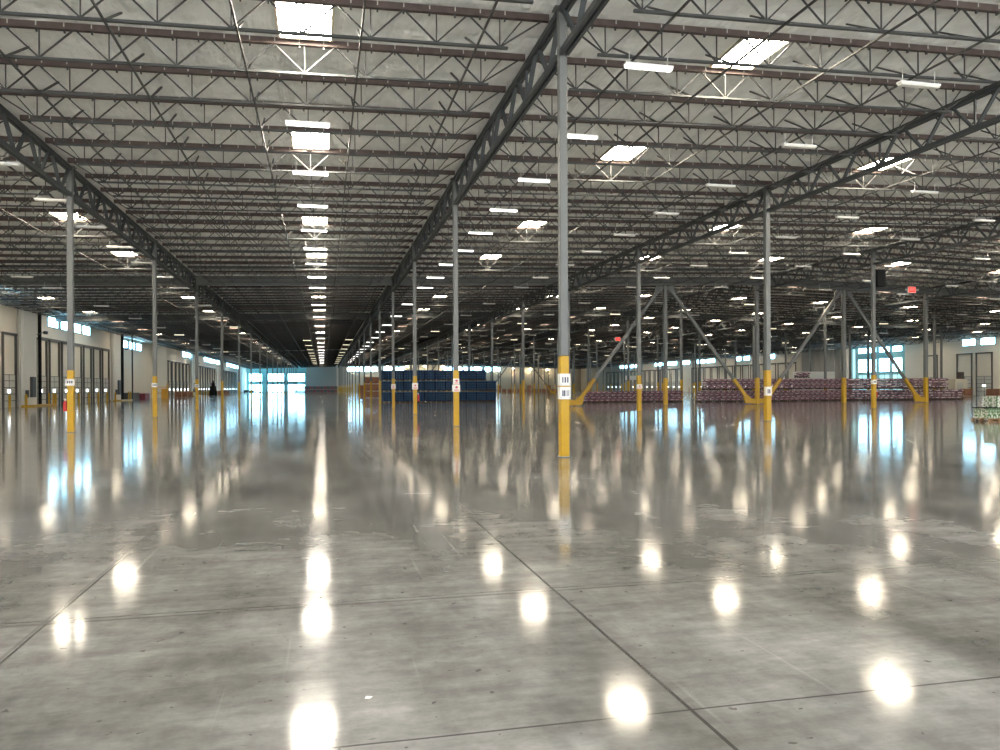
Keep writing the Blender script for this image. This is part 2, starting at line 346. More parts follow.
# yellow bollards between the doors
bol = MB().cyl(0, 0, 0, 1.15, .11, 10).cyl(0, 0, 1.15, 1.2, .08, 10).mesh('bollard', M['yellow'])
def bollard(x, y, label, group): tag(link('bollard', bol, None, (x, y, 0)), label, 'bollard', group)
pos = [y + 2.17 for y in LD if y < 230] + [77.4 - 4.0]
for i, y in enumerate(sorted(pos)):
    near = 'near the wall end by the electrical cabinets' if y < 120 else 'far beyond the wall recess'
    bollard(XL + .75, y, 'yellow bollard along the left dock wall, %s' % (ORD[i] + ' from the camera' if i < 14 else ORD[len(pos) - 1 - i] + ' from the far end'), 'bollards along the left dock wall')
for i, y in enumerate(sorted(y + 2.05 for y in RD if y < 240)):
    tag(link('bollard', bol, None, (XR - .75, y, 0)), 'yellow bollard between dock doors on the right wall, %s' % (ORD[i] + ' from the camera' if i < 12 else ORD[23 - i] + ' from the far end'), 'bollard', 'bollards along the right dock wall')
hd = 0
for x, ya, yb in ((XL, 87.7, 114.3), (XL, 154.8, 178.6), (XL, 189.8, 222), (XL, 237, 274), (XR, 156.5, 208.4), (XR, 214, 278)):
    hd += 1; s_ = 1 if x < 0 else -1
    struct('trim_%d' % (10 + hd), MB().box(min(x, x + s_ * .16), max(x, x + s_ * .16), ya, yb, 6.96, 7.08), M['track'])

# ------------------------------------------------------------------ roof joists
near_y = [6.7, 9.0, 11.3, 13.6, 15.9] + [18.2 + 2.3 * k for k in range(6)]
far_y = [32.1 + 2.2 * k for k in range(125)]
far_y = [y for y in far_y if y < YF - 1]
NP_DEPTH = 0.80
def joist_parts(x0, x1, full):
    L_ = x1 - x0; g = .12
    def top(x): return zt(x) + .085
    segs = [(x0 + g, x1 - g)] if not (x0 < RIDGE < x1) else [(x0 + g, RIDGE), (RIDGE, x1 - g)]
    tc, bc, wb, hg = MB(), MB(), MB(), MB()
    for a, b in segs: tc.bar((a, 0, top(a)), (b, 0, top(b)), .12, .17)
    e = 1.15
    for a, b in ([(x0 + e, x1 - e)] if len(segs) == 1 else [(x0 + e, RIDGE), (RIDGE, x1 - e)]):
        bc.bar((a, 0, top(a) - NP_DEPTH), (b, 0, top(b) - NP_DEPTH), .09, .055)
    n = max(2, round((L_ - 2 * 1.35) / 1.5)); p = (L_ - 2.7) / n
    k = 4; t = .034
    lo = lambda x: (x, 0, top(x) - NP_DEPTH + .02)
    hi = lambda x: (x, 0, top(x) - .05)
    xs = [x0 + 1.35 + p * i for i in range(n + 1)]
    for i, x in enumerate(xs):
        wb.bar(lo(x), hi(x), t * .8)
        if i < n: wb.bar(lo(x), hi(x + p / 2), t); wb.bar(lo(xs[i + 1]), hi(x + p / 2), t)
    wb.bar(lo(xs[0]), hi(x0 + .25), t); wb.bar(lo(xs[-1]), hi(x1 - .25), t)
    wb.bar(lo(xs[0]), hi(x0 + .75), t * .8); wb.bar(lo(xs[-1]), hi(x1 - .75), t * .8)
    if full:
        m = int((L_ - .6) / .61)
        for i in range(m):
            x = x0 + .4 + i * .61; tc.cur = 1; tc.box(x - .014, x + .014, -.066, -.058, top(x) - .03, top(x) + .07); tc.cur = 2; tc.box(x - .02, x + .02, -.03, .03, top(x) - .155, top(x) - .08); tc.cur = 0
    return tc, bc, wb
def bridge_x(i):
    a, b = ROWS[i], ROWS[i + 1]; c = (a + b) / 2 + .13; n = int((b - a) / 2 / 2.73 + .3)
    return [c + 2.73 * k for k in range(-n, n + 1) if a + 1 < c + 2.73 * k < b - 1]
JM = []
for i in range(8):
    tc, bc, wb = joist_parts(ROWS[i], ROWS[i + 1], True); tn = joist_parts(ROWS[i], ROWS[i + 1], False)[0]
    br = []
    for x in bridge_x(i):
        br.append(MB().bar((x, .03, zt(x) + .085 - NP_DEPTH + .03), (x, 1.42, zt(x) + .12), .045, .045).mesh('brace', M['web']))
    JM.append((tc.mesh('top_chord', [M['nailer'], M['galv'], M['chord']]), bc.mesh('bottom_chord', M['chord']), wb.mesh('web', M['web']), tn.mesh('top_chord', M['nailer']), br,
               tn.mesh('top_chord', M['girder'])))
THX = math.tan(0.2248)
def inview(x0, x1, y):
    # a little generous on both sides of the camera's field of view
    c, s = math.cos(.2248), math.sin(.2248)
    for k in range(13):
        x = x0 + (x1 - x0) * k / 12; zc = y * c + x * s; xc = x * c - y * s
        if zc > 3 and abs(xc / zc) < .70 and (zt(x) - 1.66) / zc < .56: return True
    return False
def colname(k): return 'column line %s' % ORD[k] if k >= 0 else 'camera'
cand = []
for y in near_y + far_y:
    if min(abs(y - b) for b in BEAMS) < 1.25: continue
    for i in range(8):
        xc = min(max(0.23 * y, ROWS[i]), ROWS[i + 1])
        cand.append((math.hypot(xc, y), i, y, inview(ROWS[i], ROWS[i + 1], y)))
seen = sorted(c for c in cand if c[3])
indiv = seen[:300]; chosen = set((c[1], c[2]) for c in indiv)
order = {}
for i in range(8):
    ys = sorted(c[2] for c in indiv if c[1] == i)
    for n, y in enumerate(ys): order[(i, y)] = (n, len(ys))
def span_word(y):
    k = (y - 17.5) / 15.24
    if k < 0: return 'in front of the nearest column'
    ki = int(k); n = sum(1 for q in near_y + far_y if 17.5 + 15.24 * ki - 1e-6 <= q <= y + 1e-6)
    return '%s beyond the %s column line' % (ORD[max(0, n - 1)], ORD[ki])
for d, i, y, _ in indiv:
    nl = y < 17.5
    if nl:
        n = sum(1 for q in near_y if y - 1e-6 <= q < 17.5); where = '%s before the first column line' % ORD[n - 1]
    else: where = span_word(y)
    o = thing('roof_joist', 'open-web roof joist over the %s, %s' % (BAYN[i], where), 'joist', (0, y, 0), 'open-web roof joists')
    J = JM[i]; link('top_chord', J[0] if y < 50 else (J[3] if int(y * 10) % 3 else J[5]), o); link('bottom_chord', J[1], o); link('web', J[2], o)
    if y < 34:
        for b in J[4]: link('brace', b, o)
# the rest of the joists, beyond counting, as one mesh
tv, tf, tm, off = [], [], [], 0
for i in range(8):
    tc, bc, wb = joist_parts(ROWS[i], ROWS[i + 1], False)
    v = np.array(tc.v + bc.v + wb.v); f = []; o1 = len(tc.v); o2 = o1 + len(bc.v)
    f += tc.f + [tuple(a + o1 for a in q) for q in bc.f] + [tuple(a + o2 for a in q) for q in wb.f]; f = np.array(f)
    mi = np.array([0] * len(tc.f) + [1] * (len(bc.f) + len(wb.f)))
    for d, bi, y, vis in cand:
        if bi != i or (bi, y) in chosen: continue
        if y < 18.3 and not vis: continue
        tv.append(v + np.array([0, y, 0])); tf.append(f + off); tm.append(mi); off += len(v)
tv = np.concatenate(tv); tf = np.concatenate(tf); tm = np.concatenate(tm)
me = bpy.data.meshes.new('roof_joist_rest'); me.vertices.add(len(tv)); me.vertices.foreach_set('co', tv.ravel())
me.loops.add(tf.size); me.loops.foreach_set('vertex_index', tf.ravel().astype(np.int32))
me.polygons.add(len(tf)); me.polygons.foreach_set('loop_start', np.arange(0, tf.size, 4, dtype=np.int32)); me.polygons.foreach_set('loop_total', np.full(len(tf), 4, dtype=np.int32))
me.materials.append(M['nailer']); me.materials.append(M['web']); me.polygons.foreach_set('material_index', tm.astype(np.int32)); me.update(calc_edges=True); me.validate()
tag(link('roof_joist', me), 'hundreds of distant open-web roof joists receding to the far walls', 'joist', None, 'stuff')

# bridging rods along the building under the joists
for i in range(8):
    for n, x in enumerate(bridge_x(i)):
        y0 = 6.0 if x > -12 else 18.0
        b = MB().bar((x, y0, zt(x) - .71 - .045), (x, YF - 2, zt(x) - .71 - .045), .045, .045)
        tag(link('bridging_rod', b.mesh('bridging_rod', M['web'])), 'thin lengthwise rod under joists of the %s, %s from its left girder' % (BAYN[i], ORD[n]), 'rod', 'lengthwise bridging rods')

# ------------------------------------------------------------------ girders along the column rows
ROWN = {1: 'left column row', 2: 'centre column row', 3: 'first right column row', 4: 'second right column row', 5: 'third right column row', 6: 'fourth right column row', 7: 'farthest right column row'}
LB = 15.24; GD = 1.10
def chord2(b, y0, y1, z, h):
    b.box(-.115, -.03, y0, y1, z - h / 2, z + h / 2); b.box(.03, .115, y0, y1, z - h / 2, z + h / 2)
    for q in range(7): b.box(-.03, .03, y0 + 1.0 + q * 2.1, y0 + 1.1 + q * 2.1, z - h / 4, z + h / 4)
gt, gb, gw = MB(), MB(), MB()
chord2(gt, .17, LB - .17, -.09, .15); chord2(gb, .17, LB - .17, -GD, .14)
n = 7; p = LB / n
for i in range(n):
    a, c, b = i * p, (i + .5) * p, (i + 1) * p
    gw.bar((0, a + .18, -.12), (0, c - .05, -GD + .02), .12, .06); gw.bar((0, b - .18, -.12), (0, c + .05, -GD + .02), .12, .06)
    if i % 2: gw.bar((0, c, -.16), (0, c, -GD + .06), .07, .05)
gtm, gbm, gwm = gt.mesh('top_chord', M['girder']), gb.mesh('bottom_chord', M['girder']), gw.mesh('web', M['girder'])
for r in range(1, 8):
    x = ROWS[r]
    for k in range(-1, 20):
        y = 17.5 + 15.24 * k
        if y + 15.24 < 8 or y > YF - 4: continue
        if k == -1: lab = 'dark steel truss girder overhead on the %s, before its first column' % ROWN[r]
        else: lab = 'dark truss girder on the %s, from its %s to %s column' % (ROWN[r], ORD[k], ORD[k + 1] if k < 18 else 'last')
        if k == 18: lab = 'dark steel truss girder on the %s, ending at the far wall' % ROWN[r]
        if k == 19: continue
        if k == 18 and y + 15.24 > YF: pass
        o = thing('truss_girder', lab, 'girder', (x, y, zt(x)), 'truss girders on the column rows')
        link('top_chord', gtm, o); link('bottom_chord', gbm, o); link('web', gwm, o)

# cross beams at the expansion joints
for bi, y in enumerate(BEAMS):
    for i in range(8):
        x0, x1 = ROWS[i] + .16, ROWS[i + 1] - .16
        b = MB()
        for a, c in ([(x0, x1)] if not x0 < RIDGE < x1 else [(x0, RIDGE), (RIDGE, x1)]):
            b.bar((a, -1.2, zt(a) - .74), (c, -1.2, zt(c) - .74), .30, .05); b.bar((a, -1.2, zt(a) - .10), (c, -1.2, zt(c) - .10), .30, .05); b.bar((a, -1.2, zt(a) - .42), (c, -1.2, zt(c) - .42), .06, .62)
        if bi == 1: pass
        tag(link('cross_beam', b.mesh('cross_beam', M['column'] if bi == 0 else M['girder']), None, (0, y, 0)),
            'grey steel beam crossing the %s %s' % (BAYN[i], ('at the nearest expansion joint', 'midway down the hall', 'far down the hall')[bi]), 'beam', 'cross beams at expansion joints')

# ------------------------------------------------------------------ columns
CW = .13
def h_shape(b, x, y, z0, z1, hw):
    b.bevbox(x - hw, x + hw, y - hw, y + hw, z0, z1, .02)
shaft_cache = {}
guard_c = {}
def guard_mesh(h):
    if h not in guard_c:
        g = MB(); g.bevbox(-h - .008, h + .008, -h - .008, h + .008, .02, 2.39, .015); guard_c[h] = g.mesh('guard_sleeve', M['yellow'])
    return guard_c[h]
base_m = MB().box(-.15, .15, -.15, .15, 0, .02)
for sx in (-.13, .13):
    for sy in (-.13, .13): base_m.cyl(sx, sy, .02, .035, .012, 6)
base_m = base_m.mesh('base_plate', M['column'])
cap_m = MB().box(-.2, .2, -.16, .16, -.03, 0).mesh('cap_plate', M['column'])
def column(x, y, label, group='steel roof columns', hw=.105):
    z = zt(x); key = (round(z, 3), hw)
    if key not in shaft_cache:
        s = MB(); h_shape(s, 0, 0, 2.39, z - .03, hw); shaft_cache[key] = s.mesh('shaft', M['column'])
    o = thing('steel_column', label, 'column', (x, y, 0), group)
    link('shaft', shaft_cache[key], o); link('guard_sleeve', guard_mesh(hw), o); link('base_plate', base_m, o)
    c = link('cap_plate', cap_m, o, (0, 0, z))
    return o
cols = {}
for r in range(1, 8):
    for k in range(0, 19):
        x, y = ROWS[r], 17.5 + 15.24 * k
        c, s = math.cos(.2248), math.sin(.2248)
        if abs((x * c - y * s) / (y * c + x * s)) > .75: continue
        if r == 2 and k == 0: lab = 'nearest grey column with yellow sleeve and two white barcode signs'
        else: lab = 'grey column with yellow sleeve on the %s, %s' % (ROWN[r], 'level with the nearest column' if k == 0 else '%s column line from the camera' % ORD[k])
        cols[(r, k)] = column(x, y, lab, hw=(.098 if (r, k) == (2, 0) else .105) if r < 3 else (.155 if k == 3 else .122))
braced = [(29.45, 3, 3, 4), (47.45, 3, 4, 5), (29.45, 11, 3, 4), (47.45, 11, 4, 5)]
for x, k, a, b in braced:
    y = 17.5 + 15.24 * k
    column(x, y, 'grey column under the peak of two braces %s, %s' % ('at the near cross beam' if k == 3 else 'far down the hall', {29.45: 'left one', 47.45: 'right one'}[x]), 'intermediate braced columns', .155)
    for xe, sgn, nm in ((x - 9, 1, 'left'), (x + 9, -1, 'right')):
        o = thing('diagonal_brace', 'grey diagonal brace with yellow foot, %s leg, %s, %s' % (nm, 'at near cross beam' if k == 3 else 'far down the hall', {29.45: 'left pair', 47.45: 'right pair'}[x]), 'brace', (xe, y, 0), 'diagonal column braces')
        P0 = Vector((sgn * 1.15, 0, .72)); P1 = Vector((sgn * (9 - .35), 0, zt(x) - .75)); t = (2.3 - P0.z) / (P1.z - P0.z); Pm = P0.lerp(P1, t)
        link('tube', MB().bar(Pm, P1, .22, .24).mesh('tube', M['column']), o)
        link('yellow_sleeve', MB().bar(P0, Pm, .26, .28).mesh('yellow_sleeve', M['yellow']), o)
        pts = [(sgn * .15, .06), (sgn * 1.2, .10), (sgn * 1.42, .62), (sgn * 1.0, .86), (sgn * .62, .52), (sgn * .15, .50)]
        if sgn < 0: pts = pts[::-1]
        link('gusset', MB().poly(pts, -.10, .10).mesh('gusset', M['yellow']), o)
        pts = [(sgn * 8.8, zt(x) - .45), (sgn * 8.2, zt(x) - .45), (sgn * 8.0, zt(x) - 1.3), (sgn * 8.25, zt(x) - 1.45), (sgn * 8.85, zt(x) - .95)]
        if sgn > 0: pts = pts[::-1]
        link('top_gusset', MB().poly(pts, -.04, .04).mesh('top_gusset', M['column']), o)

# signs on the columns (parts would not lift away with the column: taped labels are their own things)
def sign(x, y, z0, z1, w_, style, label, faces=True):
    o = thing('column_sign', label, 'sign', (x, y, z0), 'white signs taped to columns')
    h = z1 - z0; b = MB().box(-w_ / 2, w_ / 2, -.14, -.134, 0, h); b.box(-w_/2 - .006, -w_/2, -.14, .06, 0, h)
    pl = link('plate', b.mesh('plate', M['white']), o); q = MB(); f = -.1435
    if style == 'bars':
        random.seed(int(y * 10 + z0 * 100)); u = -w_ * .32
        while u < w_ * .3:
            d = random.choice((.012, .02, .03)); q.box(u, u + d, f, f + .003, h * .25, h * .72); u += d + random.choice((.01, .016, .028))
        q.box(-w_ * .45, -w_ * .41, f, f + .003, h * .1, h * .16); q.box(w_ * .37, w_ * .42, f, f + .003, h * .1, h * .16)
        link('print', q.mesh('print', M['ink']), pl)
    elif style == 'dot':
        q.poly([(.06 * math.cos(a * .52), h * .62 + .05 * math.sin(a * .52)) for a in range(12)], f, f + .003); link('print', q.mesh('print', M['redink']), pl)
        link('lower_print', MB().box(-w_ * .34, w_ * .34, f, f + .003, h * .08, h * .36).mesh('lower_print', M['pink']), pl)
    else:
        for i in range(3): q.box(-w_ * .3 + i * w_ * .22, -w_ * .3 + i * w_ * .22 + w_ * .15, f, f + .003, h * .35, h * .7)
        link('print', q.mesh('print', M['ink']), pl)
sign(5.55, 17.5, 1.69, 1.97, .25, 'bars', 'upper white barcode sign on the nearest column')
sign(5.55, 17.5, 1.37, 1.66, .25, 'bars', 'lower white barcode sign on the nearest column')
sign(5.55, 32.74, 1.80, 2.04, .24, 'dot', 'upper white sign with red mark on second column of the nearest column row')
sign(5.55, 32.74, 1.48, 1.78, .31, 'dot', 'lower wider white sign with pink print on second column of the nearest column row')
sign(-9.5, 32.74, 1.80, 2.06, .33, 'text', 'white sign with dark lettering on the nearest left row column')
sign(-9.5, 47.98, 1.76, 2.0, .32, 'text', 'white sign on the second visible column of the left row')
sign(20.45, 32.74, 1.2, 1.62, .28, 'bars', 'white sign on the nearest column of the row right of centre')
sign(20.45, 47.98, 1.5, 1.8, .32, 'dot', 'small white sign on the column behind the left end of the purple bag stack')
sign(5.55, 47.98, 1.55, 1.95, .34, 'dot', 'white sign on the third column of the nearest column row, before blue stack')
sign(5.55, 63.22, 1.55, 1.95, .34, 'dot', 'white sign on the fourth column of the nearest column row, before blue stack')
sign(-9.5, 63.22, 1.76, 2.0, .32, 'text', 'white sign on the third visible column of the left row')
sign(38.45, 47.98, 1.75, 2.05, .3, 'text', 'faint white sign on the column below the black box')

def extinguisher(x, y, label, z=.82):
    o = thing('fire_extinguisher', label, 'fire extinguisher', (x, y, z), 'fire extinguishers on columns')
    link('tank', MB().cyl(0, 0, 0, .36, .075, 12).cyl(0, 0, .36, .40, .045, 12).mesh('tank', M['red']), o)
    link('valve', MB().cyl(0, 0, .40, .45, .02, 8).box(-.06, .04, -.012, .012, .45, .48).mesh('valve', M['white']), o)
    link('hose', MB().bar((-.05, 0, .44), (-.1, 0, .3), .02).bar((-.1, 0, .3), (-.09, 0, .12), .02).mesh('hose', M['black']), o)
    link('bracket', MB().box(.02, .08, .0, .10, .16, .2).mesh('bracket', M['dark']), o)
extinguisher(-9.70, 32.74, 'red fire extinguisher hung on the left side of the nearest left row column')
extinguisher(5.75, 47.98, 'small red fire extinguisher on the column in front of the blue stack')
extinguisher(38.69, 47.98, 'red fire extinguisher on the column below the black box')

# ------------------------------------------------------------------ skylights and lamps
SKX = [-24.4, -12.3, -0.4, 11.55, 23.5, 33.6, 45.0, 55.2, 67.0, 79.0, 91.0, 100.5]
SKY = [19.3, 28.55, 42.0, 53.3, 66.5, 77.5, 90.7, 101.7, 114.9, 125.9, 139.1, 150.1, 163.3, 174.3, 187.5, 198.5, 211.7, 222.7, 235.9, 246.9, 260.1, 271.1, 284.3, 295.3]
fr = MB()
for s in (-1, 1):
    fr.box(s * .66 - .03, s * .66 + .03, -1.02, 1.02, -.06, .02); fr.box(-.66, .66, s * .99 - .03, s * .99 + .03, -.06, .02)
fr.box(-.02, .02, -.96, .96, -.03, .01)
frm = fr.mesh('curb', M['curb']); pnm = MB().box(-.63, .63, -.96, .96, -.02, .02).mesh('panel', M['skyl']); pnm2 = pnm.copy(); pnm2.materials[0] = M['skyl2']; pnm3 = pnm.copy(); pnm3.materials[0] = M['skyl3']
nsky = 0; bayname = {0: 'far left', 1: 'left of the left girder', 2: 'main aisle', 3: 'right of the nearest column', 4: 'just past the right girder', 5: 'fifth row', 6: 'sixth row', 7: 'seventh row', 8: 'eighth row', 9: 'ninth row', 10: 'tenth row', 11: 'eleventh row by the right wall'}
for i, x in enumerate(SKX):
    for k, y in enumerate(SKY + [6.0]):
        c, s = math.cos(.2248), math.sin(.2248); zc = y * c + x * s; xc = x * c - y * s
        if k > 19 and k < 24 and i != 2: continue
        vis = zc > 3 and abs(xc / zc) < .72 and (zt(x) - 1.66) / zc < .56
        o = thing('skylight', ('glowing skylight in the %s line, %s' % (bayname[i], ORD[k] + ' from the camera' if k < 20 else ORD[23 - k] + ' from the far wall')) if vis else 'skylight outside the view, %s line, %s' % (bayname[i], ORD[k] + ' one' if k < 20 else 'the one above the camera'), 'skylight', (x, y, zt(x) + .14), 'roof skylights')
        sl = .025 if x < RIDGE else -.025
        o.rotation_euler = (0, -math.atan(sl), 0)
        link('curb', frm, o); link('panel', pnm3 if y > 60 else (pnm if i == 2 else pnm2), o)
# behind the camera too
hs = MB().box(-.62, .62, -.09, .09, .0, .05)
for s_ in (-.5, .5): hs.bar((s_, 0, .05), (s_, 0, .40), .012)
hsm = hs.mesh('housing', M['white'])
lens = MB(); lens.bevbox(-.60, .60, -.085, .085, -.05, 0.0, .015)
lmm = {k: lens.mesh('lens', M[m_]) for k, m_ in (('on', 'lamp'), ('off', 'lampoff'), ('warm', 'lampwarm'))}
wl = MB(); wl.bevbox(-.60, .60, -.085, .085, -.07, 0.0, .015); wlm = wl.mesh('lens', M['lampfar'])
LZ = 9.38
def lamp(x, y, st, label, group):
    z = LZ + .025 * (min(x, 2 * RIDGE - x) - 5.55)
    o = thing('ceiling_light', label, 'ceiling light', (x, y, z), group)
    link('housing', hsm, o); link('lens', lmm[st], o)
LX = [(-18.5, 'line over the left outer bay'), (-10.2, 'line along the left girder'), (-.4, 'line down the main aisle'), (7.75, 'line right of the nearest column'), (15.45, 'second line right of it'),
      (25.0, 'third line right'), (33.0, 'fourth line right'), (43.0, 'fifth line right'), (51.0, 'sixth line right'), (61.0, 'seventh line right'), (69.0, 'eighth line right'), (79.0, 'ninth line right'), (88.0, 'tenth line right'), (97.0, 'line by the right wall')]
LY = [17.5, 22.8, 28.0, 33.0, 38.1, 43.2, 48.3, 54.2] + [59.8 + 6.1 * k for k in range(40)]
cnt = 0; num = {}
for li, (x, nm) in enumerate(LX):
    for k, y in enumerate(LY):
        c, s = math.cos(.2248), math.sin(.2248); zc = y * c + x * s; xc = x * c - y * s
        if abs(xc / zc) > .70 or 7.7 / zc > .55: continue
        if li == 2 and k == 0: continue
        if y > 60 and (k % 2 or y > 250): continue
        if y > YF - 6: continue
        on = 'on' if li in (2, 3) else ('warm' if (y > 62 and (li + k // 2) % 4 == 0) else 'off')
        num[li] = num.get(li, -1) + 1
        if cnt >= 296: continue
        cnt += 1
        lamp(x, y, on, '%s strip light in the %s, %s away' % ('unlit' if on == 'off' else 'lit', nm, ORD[num[li]] if num[li] < 20 else ORD[num[li] - 20] + ' past the twentieth'), 'strip ceiling lights')
for j, (xx, nm) in enumerate(((-2.5, 'left'), (4.0, 'right'))):
    for k in range(9):
        lamp(xx, 118 + 15 * k + 7, 'warm', 'warm yellow strip light far down the main aisle, %s line, %s of its line' % (nm, ORD[k]), 'warm strip lights far down the aisle')

for k in range(13):
    z = LZ + .025 * (min(10 + 7.3 * k, 2 * RIDGE - 10 - 7.3 * k) - 5.55)
    o = thing('wall_washer', 'warm lamp washing the far wall, %s from the aisle' % ORD[k], 'ceiling light', (10 + 7.3 * k, 306.0, z), 'warm lamps along the far wall')
    link('housing', hsm, o); link('lens', wlm, o)
# exit signs on rods
def text_mesh(s, size, m_):
    cu = bpy.data.curves.new('t', 'FONT'); cu.body = s; cu.size = size; cu.extrude = .006; cu.align_x = 'CENTER'; cu.align_y = 'CENTER'
    t = bpy.data.objects.new('t', cu); COL.objects.link(t); bpy.context.view_layer.update()
    me_ = bpy.data.meshes.new_from_object(t.evaluated_get(bpy.context.evaluated_depsgraph_get())); bpy.data.objects.remove(t)
    me_.materials.clear(); me_.materials.append(m_); return me_
exm = text_mesh('EXIT', .26, M['white'])
def exit_sign(x, y, z, label, rod):
    o = thing('exit_sign', label, 'exit sign', (x, y, z), 'hanging exit signs')
    link('panel', MB().box(-.36, .36, -.05, .05, -.24, .24).mesh('panel', M['exit']), o)
    link('surround', MB().box(-.40, .40, -.04, .04, .24, .28).box(-.40, .40, -.04, .04, -.28, -.24).box(-.40, -.36, -.04, .04, -.24, .24).box(.36, .40, -.04, .04, -.24, .24).mesh('surround', M['white']), o)
    l = link('lettering', exm, o, (0, -.06, 0)); l.rotation_euler = (math.pi / 2, 0, 0)
    for s in (-1, 1): link('lamp_head', MB().bar((s * .41, 0, .0), (s * .56, -.05, .02), .05).bar((s * .54, .05, .02), (s * .58, -.10, .0), .17, .17, 10).mesh('lamp_head', M['white']), o)
    link('rod', MB().cyl(0, 0, .28, rod, .015, 6).mesh('rod', M['web']), o)
exit_sign(50.2, 57.8, 10.0, 'red exit sign with two lamp heads hung on a rod at the right', zt(50.2) + .1 - 10.0)
exit_sign(43.5, 110, 8.87, 'distant red exit sign seen past the leaning brace', zt(43.5) + .17 - 8.87)
o = thing('equipment_box', 'large black box mounted high on the column at right', 'box', (38.95, 48.0, 8.75), None)
link('cabinet', MB().bevbox(-.36, .36, -.3, .3, 0, 1.18, .03).mesh('cabinet', M['black']), o); link('bracket', MB().box(-.37, -.365, -.1, .1, .2, .9).mesh('bracket', M['dark']), o)

# ------------------------------------------------------------------ pallets and stock
pal = MB()
for i in range(6): pal.box(-.6 + i * .22, -.6 + i * .22 + .10, -.5, .5, .12, .142)
for yy in (-.5, -.045, .41):
    pal.box(-.6, .6, yy, yy + .09, .10, .12)
    for xx in (-.6, -.05, .5): pal.box(xx, xx + .1, yy, yy + .09, .022, .10)
    pal.box(-.6, .6, yy, yy + .09, 0, .022)
palm = pal.mesh('pallet', M['wood'])
M['darkwood'] = mat('weathered_pallet', (0.07, 0.05, 0.04), 0.85)
pald = pal.mesh('pallet', M['darkwood'])

# blue stack: pallet loads of crates, three tiers
def crate_mesh():
    b = MB(); nx, nz = 4, 4; cw, ch = 1.14 / nx, 1.06 / nz
    b.cur = 2; b.box(-.54, .54, -.50, .50, .01, 1.04)
    for i in range(nx):
        for j in range(nz):
            x = -.57 + i * cw; z = j * ch
            b.cur = 0; b.box(x + .028, x + cw - .028, -.55, .55, z + .02, z + ch - .045)
            b.cur = 1; b.box(x + .10, x + cw - .10, -.557, -.55, z + ch * .56, z + ch * .80)
    return b.mesh('crates', [M['crate'], M['cratelite'], M['black']])
crm = crate_mesh()
tiers = ['bottom tier', 'middle tier', 'top tier']; rws = ['front row', 'second row']
for r in range(2):
    for c in range(11):
        for t in range(3):
            if t == 2 and c == 10: continue
            x = 6.95 + c * 1.19; y = 87.3 + r * 1.2
            o = thing('crate_pallet', 'blue crate pallet load, %s, %s, %s from the left end of blue stack' % (tiers[t], rws[r], ORD[c]), 'pallet load', (x, y, t * 1.22), 'blue pallet loads of crates')
            link('pallet', pald, o, (0, 0, 0)); link('crates', crm, o, (0, 0, .145))

# purple bag stacks
def bag_mesh(seed):
    random.seed(seed); nx, ny = 6, 4; v = []; f = []; W, D, Hh = .59, .46, .25
    for s in (1, -1):
        for j in range(ny + 1):
            for i in range(nx + 1):
                u = -1 + 2 * i / nx; q = -1 + 2 * j / ny
                h = (1 - abs(u) ** 3.5) * (1 - abs(q) ** 3.5)
                v.append((u * W / 2, q * D / 2, Hh * .42 + s * Hh / 2 * (.40 + .60 * h ** .5) + random.uniform(-.008, .008)))
    K = (nx + 1) * (ny + 1)
    for j in range(ny):
        for i in range(nx):
            a = j * (nx + 1) + i; f.append((a, a + 1, a + nx + 2, a + nx + 1)); a += K; f.append((a, a + nx + 1, a + nx + 2, a + 1))
    for i in range(nx): f.append((i, i + K, i + 1 + K, i + 1)); a = ny * (nx + 1) + i; f.append((a, a + 1, a + 1 + K, a + K))
    for j in range(ny): a = j * (nx + 1); f.append((a, a + nx + 1, a + nx + 1 + K, a + K)); a += nx; f.append((a, a + K, a + nx + 1 + K, a + nx + 1))
    me_ = bpy.data.meshes.new('bag'); me_.from_pydata(v, [], f); nt_ = 2 * nx * ny; me_.polygons.foreach_set('material_index', [0] * nt_ + [1] * (len(f) - nt_)); return me_
bags = []
for s in range(6):
    b = bag_mesh(s); b.materials.append(M['bag'] if s % 3 else M['bagdark']); b.materials.append(M['bagpale']); bags.append(b)
bl = []   # (x, y, z, word)
def bag_pallet(x, y, z, word, layers=4, cols=2, deep=2):
    o = tag(link('pallet', pald, None, (x, y, z)), 'wooden pallet under purple bags, %s' % word, 'pallet', 'pallets under the purple bags')
    for L_ in range(layers):
        for cc in range(cols):
            for dd in range(deep):
                bl.append((x + (cc - (cols - 1) / 2) * .61 + random.uniform(-.03, .03) + (.13 if L_ % 2 else -.04), y + (dd - .5) * .47, z + .145 + L_ * .265, dd, word, L_, cc))
def row_bags(x0, x1, y, z, name, layers=4):
    n = int(round((x1 - x0) / 1.27))
    for i in range(n):
        bag_pallet(x0 + .63 + i * (x1 - x0) / n, y + random.uniform(-.05, .05), z, '%s, %s pallet' % (name, ORD[i] + '-from-left' if i < 20 else ORD[n - i - 1] + '-from-right'), layers)
row_bags(26.4, 37.3, 76.5, 0, 'low bag stack left of centre')
row_bags(38.2, 70.8, 74.2, 0, 'long bag stack, lower tier')
row_bags(38.9, 68.8, 74.2, 1.245, 'long bag stack, upper tier')
bag_pallet(51.2, 75.2, 2.49, 'small pile topping the long bag stack', 2)
LAY = ['bottom', 'second', 'third', 'top']
fr_b = [b for b in bl if b[3] == 0]; rest = [b for b in bl if b[3] == 1]
ci = 0; random.seed(3)
fr_b.sort(key=lambda b: math.hypot(b[0], b[1]))
for i, b in enumerate(fr_b):
    me_ = bags[random.randrange(6)]
    if i < 300:
        w_ = b[4]
        tag(link('bag', me_, None, (b[0], b[1], b[2]), random.uniform(-.05, .05)), 'purple bag, %s layer, %s side, %s' % (LAY[b[5]], ('left', 'right')[b[6]], w_), 'bag', 'purple bags stacked on pallets')
    else: rest.append(b)
